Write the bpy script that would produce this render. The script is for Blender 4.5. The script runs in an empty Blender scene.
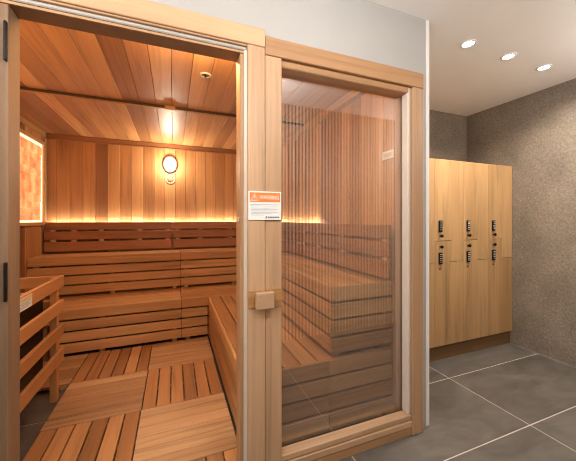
import bpy, bmesh, math, random
from mathutils import Vector, Matrix
random.seed(7)
sc = bpy.context.scene
COL = sc.collection
PI = math.pi

# ------------------------------------------------------------------ materials
def new_mat(name):
    m = bpy.data.materials.new(name); m.use_nodes = True
    nt = m.node_tree; nt.nodes.clear()
    out = nt.nodes.new('ShaderNodeOutputMaterial')
    b = nt.nodes.new('ShaderNodeBsdfPrincipled')
    nt.links.new(b.outputs[0], out.inputs[0])
    return m, nt, b

def node(nt, t, **kw):
    n = nt.nodes.new(t)
    for k, v in kw.items():
        setattr(n, k, v)
    return n

def ramp(nt, fac, stops, interp='LINEAR'):
    r = node(nt, 'ShaderNodeValToRGB'); r.color_ramp.interpolation = interp
    el = r.color_ramp.elements
    el[0].position, el[1].position = stops[0][0], stops[-1][0]
    el[0].color = (*stops[0][1], 1); el[1].color = (*stops[-1][1], 1)
    for p, c in stops[1:-1]:
        e = el.new(p); e.color = (*c, 1)
    nt.links.new(fac, r.inputs[0])
    return r.outputs[0]

def wood(name, axis, cols, rough=.45, grain=.35, fine=28.0, spec=.35, bump=.12):
    """boards: every board of a mesh (a loose island) takes a tone of its own"""
    m, nt, b = new_mat(name); L = nt.links.new
    tc = node(nt, 'ShaderNodeTexCoord'); geo = node(nt, 'ShaderNodeNewGeometry'); oi = node(nt, 'ShaderNodeObjectInfo')
    add = node(nt, 'ShaderNodeMath', operation='ADD'); L(geo.outputs['Random Per Island'], add.inputs[0]); L(oi.outputs['Random'], add.inputs[1])
    fr = node(nt, 'ShaderNodeMath', operation='FRACT'); L(add.outputs[0], fr.inputs[0])
    n = len(cols)
    base = ramp(nt, fr.outputs[0], [(i / (n - 1), c) for i, c in enumerate(cols)])
    off = node(nt, 'ShaderNodeMath', operation='MULTIPLY'); L(fr.outputs[0], off.inputs[0]); off.inputs[1].default_value = 37.0
    vo = node(nt, 'ShaderNodeVectorMath', operation='ADD'); L(tc.outputs['Object'], vo.inputs[0]); L(off.outputs[0], vo.inputs[1])
    mp = node(nt, 'ShaderNodeMapping'); s = [fine] * 3; s['xyz'.index(axis)] = 1.1
    mp.inputs['Scale'].default_value = s; L(vo.outputs[0], mp.inputs[0])
    nz = node(nt, 'ShaderNodeTexNoise'); nz.inputs['Scale'].default_value = 1.0; nz.inputs['Detail'].default_value = 5
    nz.inputs['Roughness'].default_value = .62; nz.inputs['Distortion'].default_value = .6; L(mp.outputs[0], nz.inputs['Vector'])
    g = ramp(nt, nz.outputs['Fac'], [(.3, (1 - grain,) * 3), (.52, (1, 1, 1)), (.75, (1 - grain * .5,) * 3)])
    mp2 = node(nt, 'ShaderNodeMapping'); s2 = [5.0] * 3; s2['xyz'.index(axis)] = .5
    mp2.inputs['Scale'].default_value = s2; L(vo.outputs[0], mp2.inputs[0])
    nz2 = node(nt, 'ShaderNodeTexNoise'); nz2.inputs['Scale'].default_value = 1.0; nz2.inputs['Detail'].default_value = 2; L(mp2.outputs[0], nz2.inputs['Vector'])
    g2 = ramp(nt, nz2.outputs['Fac'], [(.3, (.78, .74, .70)), (.7, (1.08, 1.08, 1.08))])
    mx = node(nt, 'ShaderNodeMix', data_type='RGBA', blend_type='MULTIPLY'); mx.inputs[0].default_value = 1
    L(base, mx.inputs[6]); L(g, mx.inputs[7])
    mx2 = node(nt, 'ShaderNodeMix', data_type='RGBA', blend_type='MULTIPLY'); mx2.inputs[0].default_value = 1
    L(mx.outputs[2], mx2.inputs[6]); L(g2, mx2.inputs[7])
    L(mx2.outputs[2], b.inputs['Base Color'])
    b.inputs['Roughness'].default_value = rough
    b.inputs['Specular IOR Level'].default_value = spec
    bp = node(nt, 'ShaderNodeBump'); bp.inputs['Strength'].default_value = bump; bp.inputs['Distance'].default_value = .002
    L(nz.outputs['Fac'], bp.inputs['Height']); L(bp.outputs[0], b.inputs['Normal'])
    return m

def plain(name, col, rough=.5, metal=0.0, noise=.0, scale=30.0, spec=.4, bump=0.0):
    m, nt, b = new_mat(name); L = nt.links.new
    tc = node(nt, 'ShaderNodeTexCoord')
    nz = node(nt, 'ShaderNodeTexNoise'); nz.inputs['Scale'].default_value = scale; nz.inputs['Detail'].default_value = 4
    L(tc.outputs['Object'], nz.inputs['Vector'])
    c0 = tuple(max(0, c * (1 - noise)) for c in col); c1 = tuple(c * (1 + noise) for c in col)
    L(ramp(nt, nz.outputs['Fac'], [(.3, c0), (.7, c1)]), b.inputs['Base Color'])
    b.inputs['Roughness'].default_value = rough; b.inputs['Metallic'].default_value = metal
    b.inputs['Specular IOR Level'].default_value = spec
    if bump:
        bp = node(nt, 'ShaderNodeBump'); bp.inputs['Strength'].default_value = bump; bp.inputs['Distance'].default_value = .003
        L(nz.outputs['Fac'], bp.inputs['Height']); L(bp.outputs[0], b.inputs['Normal'])
    return m

def glow(name, col, strength):
    m, nt, b = new_mat(name)
    b.inputs['Base Color'].default_value = (*col, 1)
    b.inputs['Emission Color'].default_value = (*col, 1)
    b.inputs['Emission Strength'].default_value = strength
    return m

CEDAR = [(.42, .215, .082), (.54, .30, .122), (.47, .25, .096), (.60, .355, .155), (.50, .27, .105), (.38, .19, .07)]
CEDAR_W = [(.26, .108, .040), (.54, .265, .105), (.42, .19, .072), (.64, .345, .145), (.50, .24, .09), (.58, .30, .12), (.36, .162, .06)]
PALE = [(.58, .375, .225), (.62, .41, .25), (.55, .345, .20)]
BENCH = [(.48, .26, .112), (.60, .35, .16), (.54, .30, .13), (.42, .215, .088)]
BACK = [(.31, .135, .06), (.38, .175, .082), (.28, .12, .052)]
RAIL = [(.54, .26, .095), (.60, .31, .12)]
TAN = [(.44, .25, .125), (.48, .28, .145), (.41, .23, .11)]
W = {}
for ax in 'xyz':
    W['cedar_' + ax] = wood('cedar_boards_' + ax, ax, CEDAR, rough=.42)
    W['lining_' + ax] = wood('cedar_lining_' + ax, ax, CEDAR_W, rough=.46, spec=.4)
    W['dark_' + ax] = wood('weathered_jamb_' + ax, ax, [(.25, .165, .10), (.28, .185, .115)], rough=.55, grain=.25)  # shade on the left and head jambs put into a darker wood colour
    W['tan_' + ax] = wood('tan_hemlock_' + ax, ax, TAN, rough=.5, grain=.2)
    W['pale_' + ax] = wood('hemlock_' + ax, ax, PALE, rough=.5, grain=.24)
W['bench_x'] = wood('bench_cedar_x', 'x', BENCH, rough=.45)
W['bench_y'] = wood('bench_cedar_y', 'y', BENCH, rough=.45)
W['bench_z'] = wood('bench_cedar_z', 'z', BENCH, rough=.45)
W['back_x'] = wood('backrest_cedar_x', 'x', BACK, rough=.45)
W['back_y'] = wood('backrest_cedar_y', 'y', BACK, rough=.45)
W['rail_y'] = wood('guard_cedar_y', 'y', RAIL, rough=.45, grain=.2)
W['rail_x'] = wood('guard_cedar_x', 'x', RAIL, rough=.45, grain=.2)
W['rail_z'] = wood('guard_cedar_z', 'z', RAIL, rough=.45, grain=.2)
W['deck_x'] = wood('duckboard_pale_x', 'x', [(.62, .39, .20), (.72, .49, .28), (.44, .25, .12), (.68, .45, .24), (.54, .32, .155)], rough=.5, grain=.42)
W['deck_y'] = wood('duckboard_red_y', 'y', [(.48, .24, .095), (.60, .32, .135), (.34, .165, .068), (.54, .27, .105)], rough=.5, grain=.3)
W['oak_z'] = wood('oak_veneer_z', 'z', [(.47, .278, .125), (.51, .312, .148), (.43, .25, .108)], rough=.42, grain=.32, fine=16)
W['stain_x'] = wood('dark_stained_x', 'x', [(.055, .028, .014), (.065, .033, .017)], rough=.5)  # near-black imitates the shade on the batten's front face
W['walnut_x'] = wood('plinth_veneer_x', 'x', [(.155, .080, .034), (.18, .095, .04)], rough=.45, grain=.2)
W['slat_z'] = wood('slat_veneer_z', 'z', [(.76, .64, .51), (.80, .68, .56), (.72, .60, .47)], rough=.5, grain=.15)

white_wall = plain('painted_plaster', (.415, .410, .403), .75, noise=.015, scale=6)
white_corner = plain('white_corner_paint', (.80, .80, .79), .6, noise=.01)
ceil_mat = plain('ceiling_paint', (.86, .83, .80), .8, noise=.012, scale=4)
felt = plain('black_felt', (.012, .011, .010), .95, noise=.2)
black_metal = plain('black_metal', (.012, .011, .011), .45, .6, noise=.1)
dark_void = plain('dark_heater_casing', (.03, .022, .018), .4, .4, noise=.2)
steel = plain('brushed_steel', (.55, .53, .50), .3, 1.0, noise=.05, scale=90)
white_plastic = plain('white_plastic', (.78, .77, .74), .4, noise=.01)
grey_plastic = plain('grey_brown_plastic', (.16, .13, .11), .45, noise=.03)
beige_plastic = plain('beige_plastic', (.62, .52, .40), .45, noise=.03)
grout = plain('beige_grout', (.50, .45, .39), .9, noise=.08, scale=60)
paper = plain('sign_white', (.82, .82, .80), .5, noise=.01)
orange = plain('sign_orange', (.85, .24, .05), .5, noise=.01)
ink = plain('sign_ink', (.10, .13, .17), .6, noise=.05)
ink_soft = plain('sign_print', (.28, .38, .45), .6, noise=.05)
bead_glare = plain('pale_bead', (.62, .535, .45), .4, noise=.02)  # glare on the right bead and door strip put into the colour
gasket = plain('grey_weather_strip', (.40, .375, .345), .4, noise=.03)
yellowed = plain('label_cream', (.72, .58, .33), .55, noise=.06)

def stone_mat():
    m, nt, b = new_mat('stone_effect_wall'); L = nt.links.new
    tc = node(nt, 'ShaderNodeTexCoord')
    n1 = node(nt, 'ShaderNodeTexNoise'); n1.inputs['Scale'].default_value = 55; n1.inputs['Detail'].default_value = 5; n1.inputs['Roughness'].default_value = .7
    n2 = node(nt, 'ShaderNodeTexNoise'); n2.inputs['Scale'].default_value = 3.5; n2.inputs['Detail'].default_value = 4
    v = node(nt, 'ShaderNodeTexVoronoi'); v.inputs['Scale'].default_value = 70
    for n in (n1, n2, v): L(tc.outputs['Object'], n.inputs['Vector'])
    a = ramp(nt, n1.outputs['Fac'], [(.30, (.155, .118, .087)), (.5, (.228, .183, .141)), (.62, (.262, .215, .169)), (.74, (.36, .31, .252))])
    c = ramp(nt, n2.outputs['Fac'], [(.3, (.78, .78, .78)), (.7, (1.12, 1.12, 1.12))])
    d = ramp(nt, v.outputs['Distance'], [(.0, (1.12, 1.12, 1.12)), (.5, (.94, .94, .94))])
    mx = node(nt, 'ShaderNodeMix', data_type='RGBA', blend_type='MULTIPLY'); mx.inputs[0].default_value = 1
    L(a, mx.inputs[6]); L(c, mx.inputs[7])
    mx2 = node(nt, 'ShaderNodeMix', data_type='RGBA', blend_type='MULTIPLY'); mx2.inputs[0].default_value = 1
    L(mx.outputs[2], mx2.inputs[6]); L(d, mx2.inputs[7])
    L(mx2.outputs[2], b.inputs['Base Color']); b.inputs['Roughness'].default_value = .6
    bp = node(nt, 'ShaderNodeBump'); bp.inputs['Strength'].default_value = .3; bp.inputs['Distance'].default_value = .003
    L(n1.outputs['Fac'], bp.inputs['Height']); L(bp.outputs[0], b.inputs['Normal'])
    return m
stone = stone_mat()

def tile_mat():
    m, nt, b = new_mat('grey_porcelain_tile'); L = nt.links.new
    tc = node(nt, 'ShaderNodeTexCoord'); geo = node(nt, 'ShaderNodeNewGeometry')
    vo = node(nt, 'ShaderNodeVectorMath', operation='ADD'); mu = node(nt, 'ShaderNodeMath', operation='MULTIPLY'); mu.inputs[1].default_value = 31
    L(geo.outputs['Random Per Island'], mu.inputs[0]); L(tc.outputs['Object'], vo.inputs[0]); L(mu.outputs[0], vo.inputs[1])
    mp = node(nt, 'ShaderNodeMapping'); mp.inputs['Scale'].default_value = (2.2, 4.5, 4); L(vo.outputs[0], mp.inputs[0])
    n1 = node(nt, 'ShaderNodeTexNoise'); n1.inputs['Scale'].default_value = 1.0; n1.inputs['Detail'].default_value = 8; n1.inputs['Roughness'].default_value = .65; n1.inputs['Distortion'].default_value = 1.0
    L(mp.outputs[0], n1.inputs['Vector'])
    L(ramp(nt, n1.outputs['Fac'], [(.30, (.072, .063, .054)), (.5, (.110, .097, .084)), (.70, (.155, .137, .118))]), b.inputs['Base Color'])
    b.inputs['Roughness'].default_value = .42; b.inputs['Specular IOR Level'].default_value = .45
    return m
tile = tile_mat()

def glass_mat():
    m = bpy.data.materials.new('reflective_glass'); m.use_nodes = True
    nt = m.node_tree; nt.nodes.clear(); L = nt.links.new
    out = node(nt, 'ShaderNodeOutputMaterial')
    tr = node(nt, 'ShaderNodeBsdfTransparent'); tr.inputs[0].default_value = (.95, .95, .95, 1)
    gl = node(nt, 'ShaderNodeBsdfGlossy'); gl.inputs['Roughness'].default_value = 0.0; gl.inputs[0].default_value = (1, 1, 1, 1)
    geo = node(nt, 'ShaderNodeNewGeometry')
    dt = node(nt, 'ShaderNodeVectorMath', operation='DOT_PRODUCT'); L(geo.outputs['Normal'], dt.inputs[0]); L(geo.outputs['Incoming'], dt.inputs[1])
    ab = node(nt, 'ShaderNodeMath', operation='ABSOLUTE'); L(dt.outputs['Value'], ab.inputs[0])
    om = node(nt, 'ShaderNodeMath', operation='SUBTRACT'); om.inputs[0].default_value = 1; L(ab.outputs[0], om.inputs[1])
    pw = node(nt, 'ShaderNodeMath', operation='POWER'); L(om.outputs[0], pw.inputs[0]); pw.inputs[1].default_value = 5
    fr = node(nt, 'ShaderNodeMath', operation='MULTIPLY_ADD'); L(pw.outputs[0], fr.inputs[0]); fr.inputs[1].default_value = .82; fr.inputs[2].default_value = .18
    mx = node(nt, 'ShaderNodeMixShader')
    L(fr.outputs[0], mx.inputs[0]); L(tr.outputs[0], mx.inputs[1]); L(gl.outputs[0], mx.inputs[2]); L(mx.outputs[0], out.inputs[0])
    return m
glass = glass_mat()

def salt_mat():
    m, nt, b = new_mat('backlit_rock_salt'); L = nt.links.new
    tc = node(nt, 'ShaderNodeTexCoord'); geo = node(nt, 'ShaderNodeNewGeometry')
    n1 = node(nt, 'ShaderNodeTexNoise'); n1.inputs['Scale'].default_value = 9; n1.inputs['Detail'].default_value = 4
    L(tc.outputs['Object'], n1.inputs['Vector'])
    a = ramp(nt, geo.outputs['Random Per Island'], [(0, (.85, .32, .11)), (.25, (.95, .46, .19)), (.6, (1, .56, .26)), (1, (.92, .40, .15))])
    c = ramp(nt, n1.outputs['Fac'], [(.3, (.65, .55, .5)), (.7, (1.2, 1.2, 1.2))])
    mx = node(nt, 'ShaderNodeMix', data_type='RGBA', blend_type='MULTIPLY'); mx.inputs[0].default_value = 1
    L(a, mx.inputs[6]); L(c, mx.inputs[7])
    L(mx.outputs[2], b.inputs['Base Color']); L(mx.outputs[2], b.inputs['Emission Color'])
    b.inputs['Emission Strength'].default_value = SALT_E; b.inputs['Roughness'].default_value = .5
    return m

# light levels
SALT_E = 0.5
LED_E = 48.0
LAMP_E = 7.0
WARM = (1.0, .68, .36)
salt = salt_mat()
led_glow = glow('led_warm', (1.0, .93, .80), LED_E)
edge_glow = glow('salt_edge_led', (1.0, .78, .46), 1.6)
lamp_glow = glow('lamp_lens_lit', (1.0, .93, .82), LAMP_E)
spot_glow = glow('downlight_lit', (1.0, .90, .76), 40.0)

# ------------------------------------------------------------------ mesh helpers
class MB:
    def __init__(s): s.bm = bmesh.new(); s.base = Vector((0, 0, 0)); s.smooth = False
    def box(s, x0, x1, y0, y1, z0, z1, c=.0015, mi=0, M=None):
        lo, hi = (min(x0, x1), min(y0, y1), min(z0, z1)), (max(x0, x1), max(y0, y1), max(z0, z1))
        c = min(c, *[(h - l) * .3 for l, h in zip(lo, hi)])
        bm = s.bm; fs = []
        if c <= 1e-6:
            V = {}
            for i in (0, 1):
                for j in (0, 1):
                    for k in (0, 1):
                        V[i, j, k] = bm.verts.new(((lo[0], hi[0])[i], (lo[1], hi[1])[j], (lo[2], hi[2])[k]))
            for a in range(3):
                for sg in (0, 1):
                    q = []
                    for u, w in ((0, 0), (1, 0), (1, 1), (0, 1)):
                        key = [0, 0, 0]; key[a] = sg; key[(a + 1) % 3] = u; key[(a + 2) % 3] = w
                        q.append(V[tuple(key)])
                    if sg == 0: q.reverse()
                    fs.append(bm.faces.new(q))
            vs = list(V.values())
        else:
            V = {}
            for i in (0, 1):
                for j in (0, 1):
                    for k in (0, 1):
                        sgn = (i, j, k)
                        for a in range(3):
                            p = [0, 0, 0]
                            for d in range(3):
                                v = hi[d] if sgn[d] else lo[d]
                                if d != a: v += -c if sgn[d] else c
                                p[d] = v
                            V[sgn, a] = bm.verts.new(p)
            for a in range(3):
                b_, c_ = (a + 1) % 3, (a + 2) % 3
                for sg in (0, 1):
                    q = []
                    for u, w in ((0, 0), (1, 0), (1, 1), (0, 1)):
                        key = [0, 0, 0]; key[a] = sg; key[b_] = u; key[c_] = w
                        q.append(V[tuple(key), a])
                    if sg == 0: q.reverse()
                    fs.append(bm.faces.new(q))
                for u in (0, 1):
                    for w in (0, 1):          # chamfer along axis a at (b=u, c=w)
                        k0 = [0, 0, 0]; k0[a] = 0; k0[b_] = u; k0[c_] = w
                        k1 = list(k0); k1[a] = 1
                        k0, k1 = tuple(k0), tuple(k1)
                        q = [V[k0, b_], V[k1, b_], V[k1, c_], V[k0, c_]]
                        if u == w: q.reverse()
                        q.reverse() if True else None
                        fs.append(bm.faces.new(q))
            for i in (0, 1):
                for j in (0, 1):
                    for k in (0, 1):
                        q = [V[(i, j, k), a] for a in range(3)]
                        if (i + j + k) % 2 == 0: q.reverse()
                        fs.append(bm.faces.new(q))
            vs = list(V.values())
        for f in fs: f.material_index = mi
        if M is not None:
            for v in vs: v.co = M @ v.co
        return s
    def lathe(s, prof, axis='z', at=(0, 0, 0), n=32, mi=0, sx=1.0, sy=1.0, smooth=True):
        """prof: (radius, height) list, capped where radius is 0"""
        bm = s.bm; at = Vector(at); rings = []
        def P(r, h, t):
            a, b = r * math.cos(t) * sx, r * math.sin(t) * sy
            return at + (Vector((a, b, h)) if axis == 'z' else Vector((a, h, b)) if axis == 'y' else Vector((h, a, b)))
        for r, h in prof:
            if r < 1e-6: rings.append([bm.verts.new(P(0, h, 0))])
            else: rings.append([bm.verts.new(P(r, h, 2 * PI * i / n)) for i in range(n)])
        for A, B in zip(rings, rings[1:]):
            for i in range(n):
                j = (i + 1) % n
                q = [A[i % len(A)], A[j % len(A)], B[j % len(B)], B[i % len(B)]]
                u = []
                for v in q:
                    if v not in u: u.append(v)
                if len(u) > 2:
                    f = bm.faces.new(u); f.material_index = mi; f.smooth = smooth
        return s
    def prism(s, pts, axis, a0, a1, mi=0):
        """polygon pts in the two other axes (in x,y,z order) extruded along axis"""
        bm = s.bm; k = 'xyz'.index(axis)
        def P(p, a):
            q = list(p); q.insert(k, a); return bm.verts.new(q)
        A = [P(p, a0) for p in pts]; B = [P(p, a1) for p in pts]; n = len(pts)
        fs = [bm.faces.new(A), bm.faces.new(B[::-1])]
        for i in range(n): fs.append(bm.faces.new([A[i], B[i], B[(i + 1) % n], A[(i + 1) % n]]))
        for f in fs: f.material_index = mi
        return s
    def build(s, name, mats, parent=None):
        bmesh.ops.recalc_face_normals(s.bm, faces=s.bm.faces)
        if parent is not None:
            off = parent_world(parent)
        else:
            vs = [v.co for v in s.bm.verts]
            off = Vector(((min(v.x for v in vs) + max(v.x for v in vs)) / 2, (min(v.y for v in vs) + max(v.y for v in vs)) / 2, min(v.z for v in vs)))
        for v in s.bm.verts: v.co -= off
        me = bpy.data.meshes.new(name); s.bm.to_mesh(me); s.bm.free()
        for m in (mats if isinstance(mats, (list, tuple)) else [mats]): me.materials.append(m)
        o = bpy.data.objects.new(name, me); COL.objects.link(o)
        if parent is not None: o.parent = parent
        else: o.location = off
        return o

def parent_world(o):
    p = Vector((0, 0, 0))
    while o is not None: p += o.location; o = o.parent
    return p

def thing(name, loc, label, cat, group=None):
    o = bpy.data.objects.new(name, None); COL.objects.link(o); o.location = loc
    o.empty_display_size = .1
    return tag(o, label, cat, group)
def tag(o, label, cat, group=None):
    o['label'] = label; o['category'] = cat
    if group: o['group'] = group
    return o
def struct(o, label=None, cat=None):
    o['kind'] = 'structure'
    if label: o['label'] = label
    if cat: o['category'] = cat
    return o
def struct_empty(name, loc, label, cat):
    o = bpy.data.objects.new(name, None); COL.objects.link(o); o.location = loc
    return struct(o, label, cat)

def clone(root, loc, label):
    r = root.copy(); COL.objects.link(r); r.location = loc; r['label'] = label
    for ch in [c for c in COL.objects if c.parent == root]:
        c = ch.copy(); COL.objects.link(c); c.parent = r
        for g in [q for q in COL.objects if q.parent == ch]:
            d = g.copy(); COL.objects.link(d); d.parent = c
    return r

# ------------------------------------------------------------------ layout
YF = 1.344            # face of the plaster wall around the cabin front
XL, XR, YB, ZC = -1.37, 1.30, 4.10, 2.26      # cabin inside: left, right, back, ceiling
YI = 1.45             # inner face of the cabin front
RX, RY, RZ = 3.235, 2.43, 2.4986              # alcove right wall, back wall, room ceiling
XE = 1.457            # free end of the plaster wall
YS = -.07             # slatted wall behind the camera
X0 = -2.6

# ------------------------------------------------------------------ room shell
m = MB()
m.box(X0, RX + .1, YS - .15, RY + .1, -.08, -.002, 0, 1)
m.box(X0, XE, RY + .1, YB + .12, -.08, -.002, 0, 1)
TX, TY, G = 1.165, .571, .0036
ix = [2.06 + TX * k for k in range(-5, 3)]
iy = [1.698 + TY * k for k in range(-5, 6)]
for a in ix:
    for b in iy:
        x0, x1 = max(a, X0), min(a + TX, RX + .02 if b < RY else XE)
        y0, y1 = max(b, YS - .1), min(b + TY, YB + .1)
        if a + TX * .5 > XE and b >= RY: continue
        if x1 - x0 > .02 and y1 - y0 > .02:
            m.box(x0 + G, x1 - G, y0 + G, y1 - G, -.006, 0, .0008, 0)
struct(m.build('floor', [tile, grout]), 'grey stone-effect tile floor with pale grout lines', 'floor')

m = MB(); m.box(X0, RX + .1, YS - .15, RY + .1, RZ, RZ + .08, 0)
struct(m.build('ceiling', ceil_mat), 'plain off-white ceiling above the corridor and lockers', 'ceiling')

m = MB()
m.box(X0, XE, YF, 1.43, 2.12, RZ, 0)
m.box(X0, -.66, YF, 1.43, 0, 2.12, 0)
m.box(1.38, XE, YF, 1.43, 0, 2.12, 0)
m.box(1.39, XE, 1.43, RY, 0, RZ, 0)
struct(m.build('wall_front', white_wall), 'pale painted wall around and above the sauna front', 'wall')
m = MB(); m.box(XE - .022, XE + .004, YF - .004, YF + .03, .012, RZ, .002)
struct(m.build('trim_corner', white_corner), 'white corner bead on the free end of the painted wall', 'trim')
m = MB(); m.box(XE, RX + .1, RY, RY + .1, 0, RZ, 0)
struct(m.build('wall_back', stone), 'speckled grey-brown stone-effect wall behind the lockers', 'wall')
m = MB(); m.box(RX, RX + .1, YS - .15, RY, 0, RZ, 0)
struct(m.build('wall_right', stone), 'speckled grey-brown stone-effect wall at the right', 'wall')

# slatted wall opposite the cabin (seen mirrored in the glass)
m = MB(); m.box(X0, RX, YS - .14, YS - .010, 0, RZ, 0, 1)
x = X0 + .02
while x < RX - .03:
    m.box(x, x + .021, YS - .010, YS, 0, RZ, .001, 0); x += .040
struct(m.build('wall_opposite', [W['slat_z'], felt]), 'wall of narrow vertical wooden slats on black backing', 'wall')

# ------------------------------------------------------------------ cabin lining
def lining(name, mat, fixed, axis_run, a0, a1, z0, z1, pitch, label, skip=None):
    """vertical boards; fixed=(axis, face, back)"""
    m = MB(); a = a0; ax, f, bk = fixed
    while a < a1 - .004:
        e = min(a + pitch - .0025, a1)
        lo, hi = min(f, bk), max(f, bk)
        if ax == 'y': m.box(a, e, lo, hi, z0, z1, .002)
        else: m.box(lo, hi, a, e, z0, z1, .002)
        a += pitch
    return struct(m.build(name, mat), label, 'wall')
m = lining('wall_sauna_back', W['lining_z'], ('y', YB, YB + .02), 'x', XL - .02, XR + .02, 0, ZC + .02, .128, 'vertical cedar boards on the back wall of the sauna')
m = lining('wall_sauna_left', W['lining_z'], ('x', XL, XL - .02), 'y', YI - .01, YB, 0, ZC + .02, .128, 'vertical cedar boards on the left wall of the sauna')
m = lining('wall_sauna_right', W['lining_z'], ('x', XR, XR + .02), 'y', YI - .01, YB, 0, ZC + .02, .128, 'vertical cedar boards on the right wall of the sauna')
m = MB()
a = XL - .02
while a < XR + .02:
    e = min(a + .1275, XR + .02)
    z0 = 2.076 if e > -.60 else 0
    m.box(a, e, 1.431, YI, z0, ZC + .02, .003); a += .13
struct(m.build('wall_sauna_front', W['lining_z']), 'cedar boards inside the sauna above its door', 'wall')
m = MB(); a = XL - .02
while a < XR + .02:
    e = min(a + .1225, XR + .02)
    m.box(a, e, 1.431, YB + .02, ZC, ZC + .018, .0015); a += .125
struct(m.build('ceiling_sauna', W['lining_y']), 'cedar boards on the sauna ceiling running front to back', 'ceiling')
m = MB(); m.box(XL - .1, 1.39, 1.43, YB + .12, ZC + .022, ZC + .06, 0)
m.box(XL - .1, XR + .1, YB + .022, YB + .1, 0, ZC + .022, 0); m.box(XL - .1, XL - .022, 1.43, YB + .022, 0, ZC + .022, 0)
m.box(XR + .022, 1.389, RY, YB + .022, 0, ZC + .022, 0)
struct(m.build('wall_cabin_shell', felt), 'outer shell of the sauna cabin', 'wall')

# crown trims and corner trim
def crown(name, parts, mat, label):
    m = MB()
    for p in parts: m.box(*p, .003)
    return struct(m.build(name, mat), label, 'trim')
crown('trim_sauna_back', [(XL, XR - .045, YB - .018, YB, ZC - .055, ZC), (XL, XR - .045, YB - .024, YB, ZC - .067, ZC - .056)], W['back_x'], 'cedar crown trim along the top of the sauna back wall')
crown('trim_sauna_right', [(XR - .045, XR, YI, YB, ZC - .055, ZC), (XR - .052, XR, YI, YB, ZC - .067, ZC - .056)], W['cedar_y'], 'cedar crown trim along the top of the sauna right wall')
crown('trim_sauna_left', [(XL, XL + .018, YI, YB - .03, ZC - .055, ZC)], W['cedar_y'], 'cedar crown trim along the top of the sauna left wall')
crown('trim_sauna_corner', [(XL, XL + .02, YB - .045, YB - .025, 1.25, ZC - .06)], W['pale_z'], 'pale corner trim strip between salt panel and back wall')
# ceiling batten with its small block
r = struct_empty('trim_ceiling', (0, 2.72, ZC - .03), 'thin batten across the sauna ceiling', 'trim')
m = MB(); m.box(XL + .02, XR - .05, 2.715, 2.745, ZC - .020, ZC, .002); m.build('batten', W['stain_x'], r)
m = MB(); m.box(XL + .02, XR - .05, 2.722, 2.75, ZC - .025, ZC - .0202, .001); m.build('batten_edge', W['cedar_x'], r)
m = MB(); m.box(-.075, .01, 2.702, 2.755, ZC - .036, ZC - .0005, .004); m.build('joint_block', W['cedar_x'], r)

# ------------------------------------------------------------------ door opening
r = struct_empty('door_1', (-.13, 1.39, 0), 'open doorway of the sauna in pale wood casing', 'door')
DX0, DX1 = -.555, .2865
JB, JZ = 1.425, 2.053
m = MB(); m.box(DX1, DX1 + .033, 1.338, JB, 0, JZ, .002); m.build('side_jamb', W['tan_z'], r)
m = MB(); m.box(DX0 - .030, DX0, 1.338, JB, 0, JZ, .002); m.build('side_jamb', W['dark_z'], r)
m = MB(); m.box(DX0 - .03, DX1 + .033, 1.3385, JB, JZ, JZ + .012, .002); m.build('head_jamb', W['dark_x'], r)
m = MB(); m.box(DX0 - .03, DX1 + .033, 1.3345, 1.3384, JZ + .0005, JZ + .0115, .001); m.build('head_edge_strip', W['tan_x'], r)
m = MB(); m.box(DX0 - .03, DX1 + .033, 1.333, 1.40, JZ + .015, JZ + .0315, .004); m.build('weather_strip', gasket, r)
m = MB(); m.box(DX1 + .0155, DX1 + .0328, 1.329, 1.3378, 0, JZ + .0145, .004); m.build('weather_strip', bead_glare, r)
m = MB(); m.box(.318, .4015, 1.318, 1.43, 0, 2.0925, .003); m.build('side_casing', W['pale_z'], r)
m = MB(); m.box(DX0 - .118, DX0 - .030, 1.318, 1.43, 0, 2.0925, .003); m.build('side_casing', W['pale_z'], r)
m = MB(); m.box(DX0 - .118, .4015, 1.316, 1.43, 2.093, 2.178, .003); m.box(DX0 - .03, DX1 + .033, 1.324, 1.40, 2.0848, 2.093, .002)
m.build('head_casing', W['pale_x'], r)
m = MB(); m.box(DX0, DX1, 1.335, 1.452, 0, .018, .004); m.build('threshold', W['cedar_x'], r)
for z0, z1 in ((1.845, 1.985), (.985, 1.125), (.20, .34)):
    m = MB(); m.lathe([(0, z0), (.004, z0), (.0048, z0 + .004), (.0048, z1 - .004), (.004, z1), (0, z1)], 'z', (DX0 - .004, 1.328, 0), 14)
    m.box(DX0 - .007, DX0 - .001, 1.3355, 1.3379, z0, z1, .0005)
    m.box(DX0 - .006, DX0 - .002, 1.328, 1.337, z0, z1, .0005)
    m.build('hinge', black_metal, r)
m = MB(); m.lathe([(0, 0), (.009, 0), (.009, .012), (.006, .016), (0, .016)], 'z', (DX1 - .004, 1.36, 2.012), 14)
m2 = MB(); m2.box(DX1 - .006, DX1 + .001, 1.352, 1.372, 1.265, 1.29, .002); m2.build('catch_plate', steel, r)
m.bm.free()

# ------------------------------------------------------------------ glazed panel
r = struct_empty('window_1', (.90, 1.39, 0), 'tall fixed glass panel in pale wood frame', 'window')
GX0, GX1, GZ0, GZ1 = .4875, 1.285, .118, 2.025
m = MB(); m.box(.4025, GX0, 1.322, 1.452, 0, 2.061, .003); m.build('side_casing', W['pale_z'], r)
m = MB(); m.box(1.312, 1.392, 1.322, 1.43, 0, 2.061, .003); m.build('side_casing', W['pale_z'], r)
m = MB(); m.box(.4025, 1.392, 1.318, 1.43, 2.0615, 2.15, .003); m.build('head_casing', W['tan_x'], r)
m = MB()
m.box(GX0, 1.3115, 1.332, 1.387, .086, GZ0 + .004, .006); m.box(GX0, 1.3115, 1.326, 1.387, .05, .0855, .004)
m.build('sill', W['pale_x'], r)
m = MB(); m.box(GX0, 1.3115, 1.33, 1.43, 0, .0495, .002); m.build('base_board', W['tan_x'], r)
m = MB()
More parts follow.
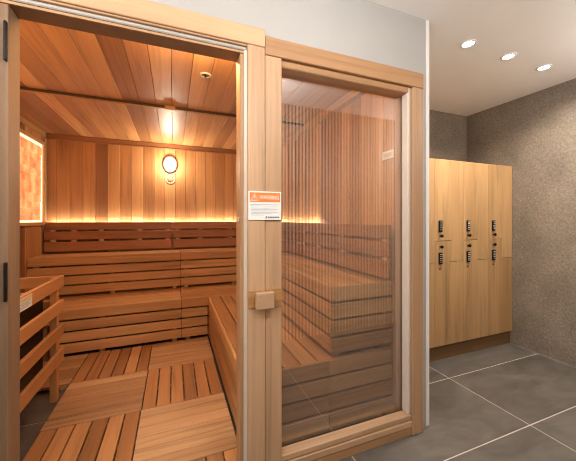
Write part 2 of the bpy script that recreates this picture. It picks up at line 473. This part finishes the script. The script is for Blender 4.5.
m.box(GX1, 1.3115, 1.335, 1.387, GZ0 + .004, 2.061, .006); m.build('glazing_bead', bead_glare, r)
m = MB(); m.box(GX1, 1.3115, 1.3995, 1.452, 0.05, 2.061, .003); m.build('inner_stop', W['tan_z'], r)
m = MB(); m.box(GX0, 1.3115, 1.336, 1.43, GZ1, 2.061, .005); m.build('glazing_bead', W['tan_x'], r)
m = MB()
m.box(GX0, GX0 + .02, 1.402, 1.452, .05, GZ1, .002); m.build('inner_stop', W['pale_z'], r)
m = MB(); m.box(GX0 - .01, GX1 + .01, 1.388, 1.398, GZ0 - .02, GZ1 + .02, .0005); m.build('pane', glass, r)
# lower front lining is below the glass

# ------------------------------------------------------------------ things on the centre post
t = thing('warning_sign', (.405, 1.3165, 1.275), 'white sauna warning sign with an orange heading on the centre post', 'sign')
m = MB(); m.box(.320, .481, 1.3135, 1.3175, 1.275, 1.410, .0008); m.build('backing', paper, t)
m = MB(); m.box(.326, .475, 1.3125, 1.314, 1.360, 1.404, .0004); m.build('heading_panel', orange, t)
m = MB()
tx, tz, s = .348, 1.367, .016
def tri(m, cx, z0, h, y0, y1, mi):
    m.prism([(cx - h * .58, z0), (cx + h * .58, z0), (cx, z0 + h)], 'y', y0, y1, mi)
tri(m, tx, 1.3655, .0335, 1.3115, 1.3128, 0); tri(m, tx, 1.3685, .026, 1.3108, 1.3118, 1)
m.box(tx - .0015, tx + .0015, 1.3100, 1.3110, 1.377, 1.387, 0, 0); m.box(tx - .0015, tx + .0015, 1.3100, 1.3110, 1.3715, 1.3745, 0, 0)
m.build('hazard_symbol', [paper, orange], t)

def text(body, size, loc, mat, parent, name, align='LEFT', width=None):
    cu = bpy.data.curves.new(name, 'FONT'); cu.body = body; cu.size = size; cu.extrude = .0004; cu.align_x = align
    tmp = bpy.data.objects.new(name, cu); COL.objects.link(tmp)
    bpy.context.view_layer.update()
    me = bpy.data.meshes.new_from_object(tmp.evaluated_get(bpy.context.evaluated_depsgraph_get()))
    COL.objects.unlink(tmp); bpy.data.objects.remove(tmp)
    sx = 1.0
    if width:
        xs = [v.co.x for v in me.vertices]; sx = width / (max(xs) - min(xs))
    off = parent_world(parent)
    for v in me.vertices:
        p = v.co; v.co = Vector((p.x * sx + loc[0], loc[1] - p.z, p.y + loc[2])) - off
    me.materials.append(mat); me.name = name
    o = bpy.data.objects.new(name, me); COL.objects.link(o); o.parent = parent
    return o
text('WARNING', .028, (.372, 1.3120, 1.3725), paper, t, 'heading_lettering', width=.096)
m = MB()
rows = [(1.348, .335, .476, .0024), (1.3415, .335, .462, .0018), (1.331, .339, .43, .0018), (1.3245, .339, .468, .0018), (1.318, .339, .452, .0018), (1.3115, .339, .47, .0018), (1.305, .339, .44, .0018), (1.2985, .339, .40, .0018)]
for z, a, b, h in rows:
    a -= .005; b -= .005; x = a
    while x < b:
        w = random.uniform(.006, .016); m.box(x, min(x + w, b), 1.3128, 1.3138, z - h / 2, z + h / 2, 0); x += w + .003
m.build('small_print', ink_soft, t)
m = MB()
for k in range(7): m.box(.413 + k * .0085, .4195 + k * .0085, 1.3128, 1.3138, 1.2845, 1.2915, 0)
m.box(.403, .409, 1.3128, 1.3138, 1.283, 1.293, .0003); m.build('footer_print', ink, t)

t = thing('door_catch', (.405, 1.318, .86), 'pale wooden latch block across the centre post below the sign', 'door catch')
m = MB(); m.box(.3190, .4010, 1.3125, 1.3185, .864, .946, .001); m.box(.4030, .4865, 1.3125, 1.3225, .864, .946, .001); m.build('backing_strip', W['cedar_x'], t)
m = MB(); m.box(.351, .437, 1.280, 1.3130, .862, .940, .004); m.build('block', W['pale_x'], t)

# ------------------------------------------------------------------ benches
ZL, ZU = .46, .885
BX = W['bench_x']; BY = W['bench_y']; BZ = W['bench_z']
def zrows(top):   # nose then three slats
    return [(top - .089, top)] + [(top - .089 - (.0155 + .0855) * (i + 1), top - .089 - .0155 - (.0155 + .0855) * i) for i in range(3)]
def slats_x(m, x0, x1, yf, rows, th=.020):
    for z0, z1 in rows: m.box(x0, x1, yf, yf + th, z0, z1, .003)
def slats_y(m, xf, th, y0, y1, rows):
    for z0, z1 in rows: m.box(xf, xf + th, y0, y1, z0, z1, .003)
def boards_x(m, x0, x1, y0, y1, z, n, th=.026, g=.010):
    w = (y1 - y0 + g) / n
    for i in range(n): m.box(x0, x1, y0 + i * w, y0 + (i + 1) * w - g, z - th, z, .003)
def boards_y(m, x0, x1, y0, y1, z, n, th=.026, g=.010):
    w = (x1 - x0 + g) / n
    for i in range(n): m.box(x0 + i * w, x0 + (i + 1) * w - g, y0, y1, z - th, z, .003)

def back_bench(x0, x1, yf, yb, top, floor, label, n, full_front=None):
    t = thing('sauna_bench', ((x0 + x1) / 2, (yf + yb) / 2, floor), label, 'bench', 'cedar sauna benches')
    m = MB(); boards_x(m, x0, x1, yf + .0215, yb, top, n); m.box(x0, x1, yf, yf + .0205, top - .089, top, .004); m.build('seat', BX, t)
    fx = full_front if full_front else x1
    m = MB(); slats_x(m, x0, min(x1, fx), yf + .002, zrows(top)[1:]); m.build('front_panel', BX, t)
    for lx in (x0 + .04, (x0 + x1) / 2 - .0, x1 - .085):
        for ly in (yf + .024, yb - .06):
            m = MB(); m.box(lx, lx + .045, ly, ly + .045, floor, top - .027, .002); m.build('leg', BZ, t)
    return t
XJ = .07
UB, LB = 3.65, 3.15
back_bench(XL + .003, XJ - .002, UB, YB - .085, ZU, ZL + .001, 'upper cedar bench along the back wall, left section below the salt panel', 4)
back_bench(XJ + .002, XR - .003, UB, YB - .085, ZU, ZL + .001, 'upper cedar bench along the back wall, right section beyond the plank joint', 4, .86)
back_bench(XL + .003, XJ - .002, LB, YB - .05, ZL, 0, 'lower cedar bench along the back wall, left section behind the heater guard', 8)
back_bench(XJ + .002, XR - .003, LB, YB - .05, ZL, 0, 'lower cedar bench along the back wall, right section meeting the side bench', 8, .33)

YE = 1.475
def side_bench(x0, x1, top, floor, label, n, joint=None):
    y0, y1 = YE, (UB if top > .6 else LB) - .004
    t = thing('sauna_bench', ((x0 + x1) / 2, (y0 + y1) / 2, floor), label, 'bench', 'cedar sauna benches')
    m = MB(); boards_y(m, x0 + .0215, x1, y0 + .0215, y1, top, n); m.box(x0, x0 + .0205, y0 + .0215, y1, top - .089, top, .004); m.build('seat', BY, t)
    m = MB(); slats_y(m, x0 + .002, .019, y0 + .0225, y1, zrows(top)[1:]); m.build('side_panel', BY, t)
    m = MB()
    segs = [(x0, x1)] if not joint else [(x0, joint - .001), (joint + .001, x1)]
    for a, b in segs: slats_x(m, a, b, y0, zrows(top), .021)
    m.build('end_panel', BX, t)
    for lx in (x0 + .028, x1 - .06):
        for ly in (y0 + .03, (y0 + y1) / 2, y1 - .1):
            m = MB(); m.box(lx, lx + .042, ly, ly + .045, floor, top - .027, .002); m.build('leg', BZ, t)
    return t
side_bench(.851, XR - .003, ZU, ZL + .001, 'upper cedar bench along the right wall behind the glass panel', 4)
side_bench(.334, XR - .004, ZL, 0, 'lower cedar bench along the right side with its end against the glass', 9, .836)

# ------------------------------------------------------------------ backrests and light strips
ROWS = [(1.155, 1.241), (1.040, 1.136), (.906, 1.016)]
def backrest(axis, a0, a1, f, label, spac):
    sgn = 1
    if axis == 'x': t = thing('bench_backrest', ((a0 + a1) / 2, f + .01, .93), label, 'backrest', 'slatted backrests above the upper benches')
    else: t = thing('bench_backrest', (f + .01, (a0 + a1) / 2, .93), label, 'backrest', 'slatted backrests above the upper benches')
    def bx(u0, u1, d0, d1, z0, z1, c=.003):
        return MB().box(u0, u1, f + d0, f + d1, z0, z1, c) if axis == 'x' else MB().box(f + d0, f + d1, u0, u1, z0, z1, c)
    for z0, z1 in ROWS: bx(a0, a1, 0, .02, z0, z1).build('slat', W['back_' + axis], t)
    for s in spac:
        for (lo, hi) in ((1.137, 1.154), (1.017, 1.039)):
            bx(s, s + .05, .002, .018, lo, hi, .001).build('spacer_block', W['pale_' + axis], t)
        bx(s + .005, s + .04, .0205, .0215, .93, 1.155, 0).build('bracket', W['back_' + axis], t)
    return t
YK = YB - .078
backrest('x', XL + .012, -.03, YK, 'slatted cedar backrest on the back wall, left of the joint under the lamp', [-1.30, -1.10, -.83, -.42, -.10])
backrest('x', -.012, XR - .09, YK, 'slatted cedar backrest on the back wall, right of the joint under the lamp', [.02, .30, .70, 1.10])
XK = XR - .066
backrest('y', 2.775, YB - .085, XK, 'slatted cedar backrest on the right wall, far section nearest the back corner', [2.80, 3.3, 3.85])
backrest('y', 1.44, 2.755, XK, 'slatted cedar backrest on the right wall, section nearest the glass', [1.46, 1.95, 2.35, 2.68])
def strip(axis, a0, a1, d0, d1, label):
    t = thing('light_strip', ((a0 + a1) / 2, (d0 + d1) / 2, 1.20) if axis == 'x' else ((d0 + d1) / 2, (a0 + a1) / 2, 1.20), label, 'light strip', 'warm light strips behind the backrests')
    m = MB()
    def B(m, u0, u1, e0, e1, z0, z1): return m.box(u0, u1, e0, e1, z0, z1, 0) if axis == 'x' else m.box(e0, e1, u0, u1, z0, z1, 0)
    B(m, a0, a1, d0, d1, 1.216, 1.220); B(m, a0, a1, d0, d0 + .002, 1.220, 1.235); B(m, a0, a1, d1 - .002, d1, 1.220, 1.229); m.build('channel', grey_plastic, t)
    m = MB(); B(m, a0, a1, d0 + .003, d1 - .003, 1.2205, 1.228); m.build('diffuser', led_glow, t)
strip('x', XL + .05, XR - .09, YB - .046, YB - .018, 'glowing warm light strip behind the backrest on the back wall')
strip('y', 2.42, YB - .06, XR - .040, XR - .014, 'glowing warm light strip behind the far backrest on the right wall')

# ------------------------------------------------------------------ wall lamp, vent, reflection plate, ceiling fitting
t = thing('wall_lamp', (-.048, YB, 1.99), 'lit oval bulkhead lamp high on the sauna back wall', 'lamp')
lc = (-.048, YB, 1.995)
m = MB(); m.lathe([(0, 0), (.085, 0), (.088, -.012), (.083, -.032), (.068, -.036), (.062, -.030), (.062, -.01), (0, -.01)], 'y', lc, 40, sy=1.32); m.build('rim', grey_plastic, t)
m = MB(); m.lathe([(.062, -.02), (.060, -.040), (.050, -.060), (.030, -.072), (0, -.076)], 'y', lc, 40, sy=1.38); m.build('lens', lamp_glow, t)
t = thing('wall_vent', (-.043, YB, 1.76), 'small round pale vent on the wall below the lamp', 'vent')
vc = (-.043, YB, 1.795)
m = MB(); m.lathe([(0, 0), (.056, 0), (.056, -.010), (.048, -.014), (.042, -.010), (.042, -.004), (0, -.004)], 'y', vc, 32); m.build('ring', beige_plastic, t)
m = MB(); m.lathe([(0, -.0045), (.041, -.0045), (.038, -.011), (0, -.013)], 'y', vc, 28); m.build('centre_disc', W['cedar_z'], t)
t = thing('wall_plate', (XR, 1.50, 1.67), 'small pale rectangular plate on the right wall seen through the glass', 'wall plate')  # plate added in place of a pale reflection in the pane
m = MB(); m.box(XR - .012, XR - .0005, 1.462, 1.565, 1.668, 1.722, .003); m.build('cover', white_plastic, t)
m = MB(); m.box(XR - .015, XR - .0115, 1.478, 1.549, 1.682, 1.708, .001); m.build('inset', beige_plastic, t)
t = thing('ceiling_vent', (.20, 2.04, ZC - .01), 'small round ring fitting with dark centre in the sauna ceiling', 'ceiling fitting')
cc = (.20, 2.04, ZC)
m = MB(); m.lathe([(.024, -.001), (.024, -.007), (.028, -.009), (.038, -.005), (.040, -.0005), (.024, -.0005)], 'z', cc, 32); m.build('ring', beige_plastic, t)
m = MB(); m.lathe([(0, -.0035), (.0245, -.0035), (.0245, -.0005), (0, -.0005)], 'z', cc, 28); m.build('dark_cover', grey_plastic, t)
m = MB(); m.lathe([(0, -.018), (.006, -.017), (.005, -.0035), (0, -.0035)], 'z', cc, 16); m.build('pin', black_metal, t)

# ------------------------------------------------------------------ salt panel on the left wall
PY0, PY1, PZ0, PZ1 = 2.50, 3.985, 1.245, 2.10
t = thing('salt_panel', (XL, (PY0 + PY1) / 2, PZ0 - .03), 'glowing orange salt brick panel framed on the left sauna wall', 'salt panel')
m = MB()
m.box(XL + .0005, XL + .03, PY0 - .03, PY1 + .03, PZ0 - .035, PZ0, .003); m.box(XL + .0005, XL + .03, PY0 - .03, PY1 + .03, PZ1, PZ1 + .035, .003)
m.box(XL + .0005, XL + .03, PY0 - .03, PY0, PZ0, PZ1, .003); m.box(XL + .0005, XL + .03, PY1, PY1 + .028, PZ0, PZ1, .003); m.build('frame', W['cedar_y'], t)
m = MB(); m.box(XL + .0005, XL + .004, PY0, PY1, PZ0, PZ1, 0); m.build('backing', salt, t)
m = MB(); m.box(XL + .0045, XL + .012, PY1 - .035, PY1 - .0005, PZ0 + .001, PZ1 - .001, 0); m.box(XL + .0045, XL + .012, PY0, PY1 - .036, PZ0 + .0005, PZ0 + .022, 0); m.box(XL + .0045, XL + .012, PY0, PY1 - .036, PZ1 - .022, PZ1 - .0005, 0)
m.build('edge_light', edge_glow, t)
m = MB(); z = PZ0 + .024
while z < PZ1 - .05:
    h = min(random.uniform(.05, .12), PZ1 - .024 - z); y = PY0 + .01 - random.uniform(0, .008)
    while y < PY1 - .06:
        w = min(random.uniform(.07, .16), PY1 - .04 - y)
        if w < .02: break
        m.box(XL + .0045, XL + .010 + random.uniform(0, .016), y + .0006, y + w - .0006, z + .0006, z + h - .0006, .005)
        y += w
    z += h
m.build('salt_bricks', salt, t)

# ------------------------------------------------------------------ heater and its guard
GXX, GY1 = -.762, 2.545
t = thing('heater_guard', (-1.05, 2.0, 0), 'slatted cedar guard rail around the heater beside the doorway', 'guard rail')
RT = [.876, .703, .530, .355]
for zt in RT:
    m = MB(); m.box(GXX, GXX + .022, 1.462, GY1, zt - .082, zt, .003); m.build('rail', W['rail_y'], t)
for zt in RT:
    m = MB(); m.box(XL + .003, GXX - .0, GY1 - .022, GY1, zt - .080, zt - .002, .003); m.build('end_rail', W['rail_x'], t)
for y in (GY1 - .068, 1.50):
    m = MB(); m.box(GXX - .042, GXX - .0005, y, y + .045, 0, .868, .002); m.build('post', W['rail_z'], t)
m = MB(); m.box(GXX + .0222, GXX + .0235, 1.82, 2.035, .797, .866, .0003); o = m.build('warning_label', paper, t); o['label'] = 'small white printed label on the top rail'
lb = o
m = MB()
m.box(GXX + .0235, GXX + .0242, 1.823, 2.032, .842, .8645, 0); m.build('heading_band', yellowed, lb)
m = MB()
for k in range(4): m.box(GXX + .0235, GXX + .0241, 1.83, 2.02 - .03 * (k % 2), .832 - k * .008, .835 - k * .008, 0)
m.build('small_print', ink_soft, lb)
t = thing('sauna_heater', (-1.10, 2.02, 0), 'dark metal sauna heater standing behind the guard rail', 'heater')
m = MB(); m.box(-1.33, -.835, 1.72, 2.475, .14, .78, .015)
m.build('casing', dark_void, t)
m = MB()
for k in range(9): m.box(-1.31, -.86, 1.76 + k * .08, 1.775 + k * .08, .7805, .795, .002)
m.build('top_grille', steel, t)
m = MB(); m.box(-.8345, -.828, 1.80, 2.42, .62, .635, .001); m.build('control_strip', steel, t)
for lx in (-1.30, -.97):
    for ly in (1.76, 2.32):
        m = MB(); m.box(lx, lx + .035, ly, ly + .035, 0, .1395, .002); m.build('leg', black_metal, t)

# ------------------------------------------------------------------ duckboards
def deck(x0, x1, y0, y1, along, label):
    m = MB(); g = .006; x0 += .0015; x1 -= .0015; y0 += .0015; y1 -= .0015
    if along == 'x':
        n = max(1, round((y1 - y0) / .088)); w = (y1 - y0) / n
        for i in range(n): m.box(x0, x1, y0 + i * w + g / 4, y0 + (i + 1) * w - g / 4, .018, .040, .002)
        for s in (.08, .5, .92): m.box(x0 + (x1 - x0) * s - .02, x0 + (x1 - x0) * s + .02, y0, y1, 0, .0178, .001, 1)
    else:
        n = max(1, round((x1 - x0) / .088)); w = (x1 - x0) / n
        for i in range(n): m.box(x0 + i * w + g * .72, x0 + (i + 1) * w - g * .72, y0, y1, .018, .040, .002)
        for s in (.08, .5, .92):
            yy = y0 + (y1 - y0) * s; hw = min(.02, (y1 - y0) * .1); m.box(x0, x1, yy - hw, yy + hw, 0, .0178, .001, 1)
    o = m.build('duckboard', [W['deck_' + along], W['cedar_x']])
    tag(o, label, 'duckboard', 'square cedar duckboards on the sauna floor')
cx = [-1.262, -.731, -.199, .332]; ry = [1.458, 1.568, 2.102, 2.636, 3.168]
deck(cx[2], cx[3], ry[3], ry[4], 'x', 'pale duckboard with crosswise boards at the back bench, beside the side bench')
deck(cx[2], cx[3], ry[2], ry[3], 'y', 'reddish duckboard of lengthwise boards halfway along the side bench')
deck(cx[2], cx[3], ry[1], ry[2], 'x', 'large pale duckboard of crosswise boards just inside the doorway')
deck(cx[2], cx[3], ry[0], ry[1], 'y', 'cut strip of duckboard at the threshold, by the side bench')
deck(cx[1], cx[2], ry[3], ry[4], 'y', 'reddish duckboard of lengthwise boards in front of the back bench')
deck(cx[1], cx[2], ry[2], ry[3], 'x', 'pale duckboard with crosswise boards beside the end of the guard rail')
deck(cx[1], cx[2], ry[1], ry[2], 'y', 'orange duckboard of lengthwise boards beside the heater, near the doorway')
deck(cx[1], cx[2], ry[0], ry[1], 'x', 'cut strip of duckboard at the threshold, by the heater side')
deck(cx[0], cx[1], ry[3], ry[4], 'x', 'duckboard behind the guard rail in the back left corner')

# ------------------------------------------------------------------ lockers
LY, LW, LZ0, LZ1 = 1.93, .355, .135, 1.820
oak = W['oak_z']
def locker(x0, label):
    x1 = x0 + LW; xm = x0 + LW * .55
    t = thing('locker', ((x0 + x1) / 2, LY + .24, LZ0), label, 'locker', 'oak lockers against the stone wall')
    m = MB(); m.box(x0 + .0003, x1 - .0003, LY + .0205, RY - .004, LZ0, LZ1, .001); m.build('body', oak, t)
    g = .0022; zl, zr = 1.082, .888
    def door(pts):
        m = MB(); m.prism(pts, 'y', LY, LY + .019); return m.build('door', oak, t)
    d1 = door([(x0 + g, LZ1), (x0 + g, zl + g), (xm - g, zl + g), (xm - g, zr + g), (x1 - g, zr + g), (x1 - g, LZ1)])
    d2 = door([(x0 + g, LZ0), (x1 - g, LZ0), (x1 - g, zr - g), (xm + .0 - g, zr - g), (xm - g, zl - g), (x0 + g, zl - g)])
    xk = x0 + .062
    for d, zk, zp in ((d1, 1.128, 1.215), (d2, 1.030, .925)):
        m = MB(); m.box(xk - .020, xk + .020, LY - .014, LY - .0003, zp - .052, zp + .052, .004)
        for r_ in range(5):
            for c_ in range(2): m.lathe([(0, -.004), (.0045, -.003), (.0055, 0)], 'y', (xk - .007 + .014 * c_, LY - .014, zp + .036 - .017 * r_), 10, mi=1)
        m.build('keypad_lock', [black_metal, steel], d)
        m = MB(); m.lathe([(0, 0), (.007, 0), (.007, -.012), (.0135, -.016), (.015, -.024), (.011, -.030), (0, -.031)], 'y', (xk, LY - .0003, zk), 20); m.build('knob', black_metal, d)
    m = MB(); m.lathe([(0, 0), (.010, 0), (.010, -.002), (0, -.002)], 'y', (xk, LY - .0003, .832), 20, sx=1.5, sy=.8); m.build('number_disc', W['walnut_x'], d2)
    return t
first = locker(RX - LW - .002, 'oak locker with two keypad doors, next to the right stone wall')
labs = ['oak locker with two keypad doors, second from the right stone wall', 'oak locker with two keypad doors, third from the right stone wall',
        'oak locker mostly hidden behind the painted wall end, only its edge showing', 'oak locker hidden in the corner behind the painted wall']
for k in range(4):
    o = clone(first, (first.location.x - LW * (k + 1), first.location.y, first.location.z), labs[k])
m = MB(); m.box(XE + .004, RX - .002, LY + .022, RY - .004, 0, LZ0 - .0005, .001)
tag(m.build('locker_plinth', W['walnut_x']), 'dark brown wooden plinth running under the oak lockers', 'plinth')

# ------------------------------------------------------------------ downlights
def downlight(x, y, label):
    t = thing('downlight', (x, y, RZ - .01), label, 'downlight', 'recessed downlights in front of the lockers')
    m = MB(); m.lathe([(.036, -.001), (.036, -.006), (.046, -.006), (.050, -.0005), (.036, -.0005)], 'z', (x, y, RZ), 32); m.build('trim_ring', white_plastic, t)
    m = MB(); m.lathe([(0, -.003), (.036, -.003), (.036, -.0008), (0, -.0008)], 'z', (x, y, RZ), 32); m.build('lens', spot_glow, t)
    return t
downlight(1.90, 1.415, 'round lit downlight nearest the painted wall end')
downlight(2.33, 1.415, 'round lit downlight in the middle of the three')
downlight(2.765, 1.415, 'round lit downlight nearest the right stone wall')

def lamp(kind, name, loc, energy, col, size=.05, rot=(0, 0, 0), **kw):
    l = bpy.data.lights.new(name, kind); l.energy = energy; l.color = col
    if kind == 'AREA': l.shape = kw.get('shape', 'DISK'); l.size = size
    else: l.shadow_soft_size = size
    if kind == 'SPOT': l.spot_size = kw.get('spot', 2.2); l.spot_blend = kw.get('blend', .6)
    o = bpy.data.objects.new(name, l); COL.objects.link(o); o.location = loc; o.rotation_euler = rot
    return o
for x in (1.90, 2.33, 2.765):
    lamp('SPOT', 'downlight_beam', (x, 1.415, RZ - .012), 54, (1, .90, .76), .035, spot=2.6, blend=.75)
for x in (-1.7, -.55, .60, 2.75):
    lamp('POINT', 'corridor_globe', (x, .42, 2.12), 25, (1, .97, .93), .08)  # unseen point lights added to brighten the corridor and its ceiling
lamp('POINT', 'lamp_bulb', (-.048, YB - .15, 1.97), 15, (1, .87, .66), .05)
lamp('POINT', 'lamp_over_heater', (-1.25, 1.85, 1.85), 13, (1, .66, .34), .06)  # fill light added out of view, no fixture on this wall
lamp('POINT', 'lamp_over_door', (.16, 1.50, 2.14), 27, (1, .67, .35), .04)  # hidden fill added behind the header to brighten the cabin

# world: soft fill added through the corridor end, left open to let it in
w = bpy.data.worlds.new('World'); sc.world = w; w.use_nodes = True
bg = w.node_tree.nodes['Background']; bg.inputs[0].default_value = (.93, .96, 1.0, 1); bg.inputs[1].default_value = 1.6

# ------------------------------------------------------------------ camera
cam = bpy.data.cameras.new('camera'); co = bpy.data.objects.new('camera', cam); COL.objects.link(co)
cam.sensor_fit = 'HORIZONTAL'; cam.sensor_width = 36.0; cam.lens = 36.0 * 290 / 576
cam.shift_y = -11.5 / 576; cam.clip_start = .02
co.location = (0, 0, 1.28); co.rotation_euler = (PI / 2, 0, -math.radians(21.46))
sc.camera = co
sc.view_settings.view_transform = 'Standard'; sc.view_settings.look = 'None'
sc.view_settings.exposure = 0.0; sc.view_settings.gamma = 1.0; sc.view_settings.use_curve_mapping = False
sc.cycles.use_denoising = True; sc.cycles.filter_width = 1.0
sc.cycles.max_bounces = 10; sc.cycles.diffuse_bounces = 6; sc.cycles.transparent_max_bounces = 12
sc.cycles.sample_clamp_indirect = 8
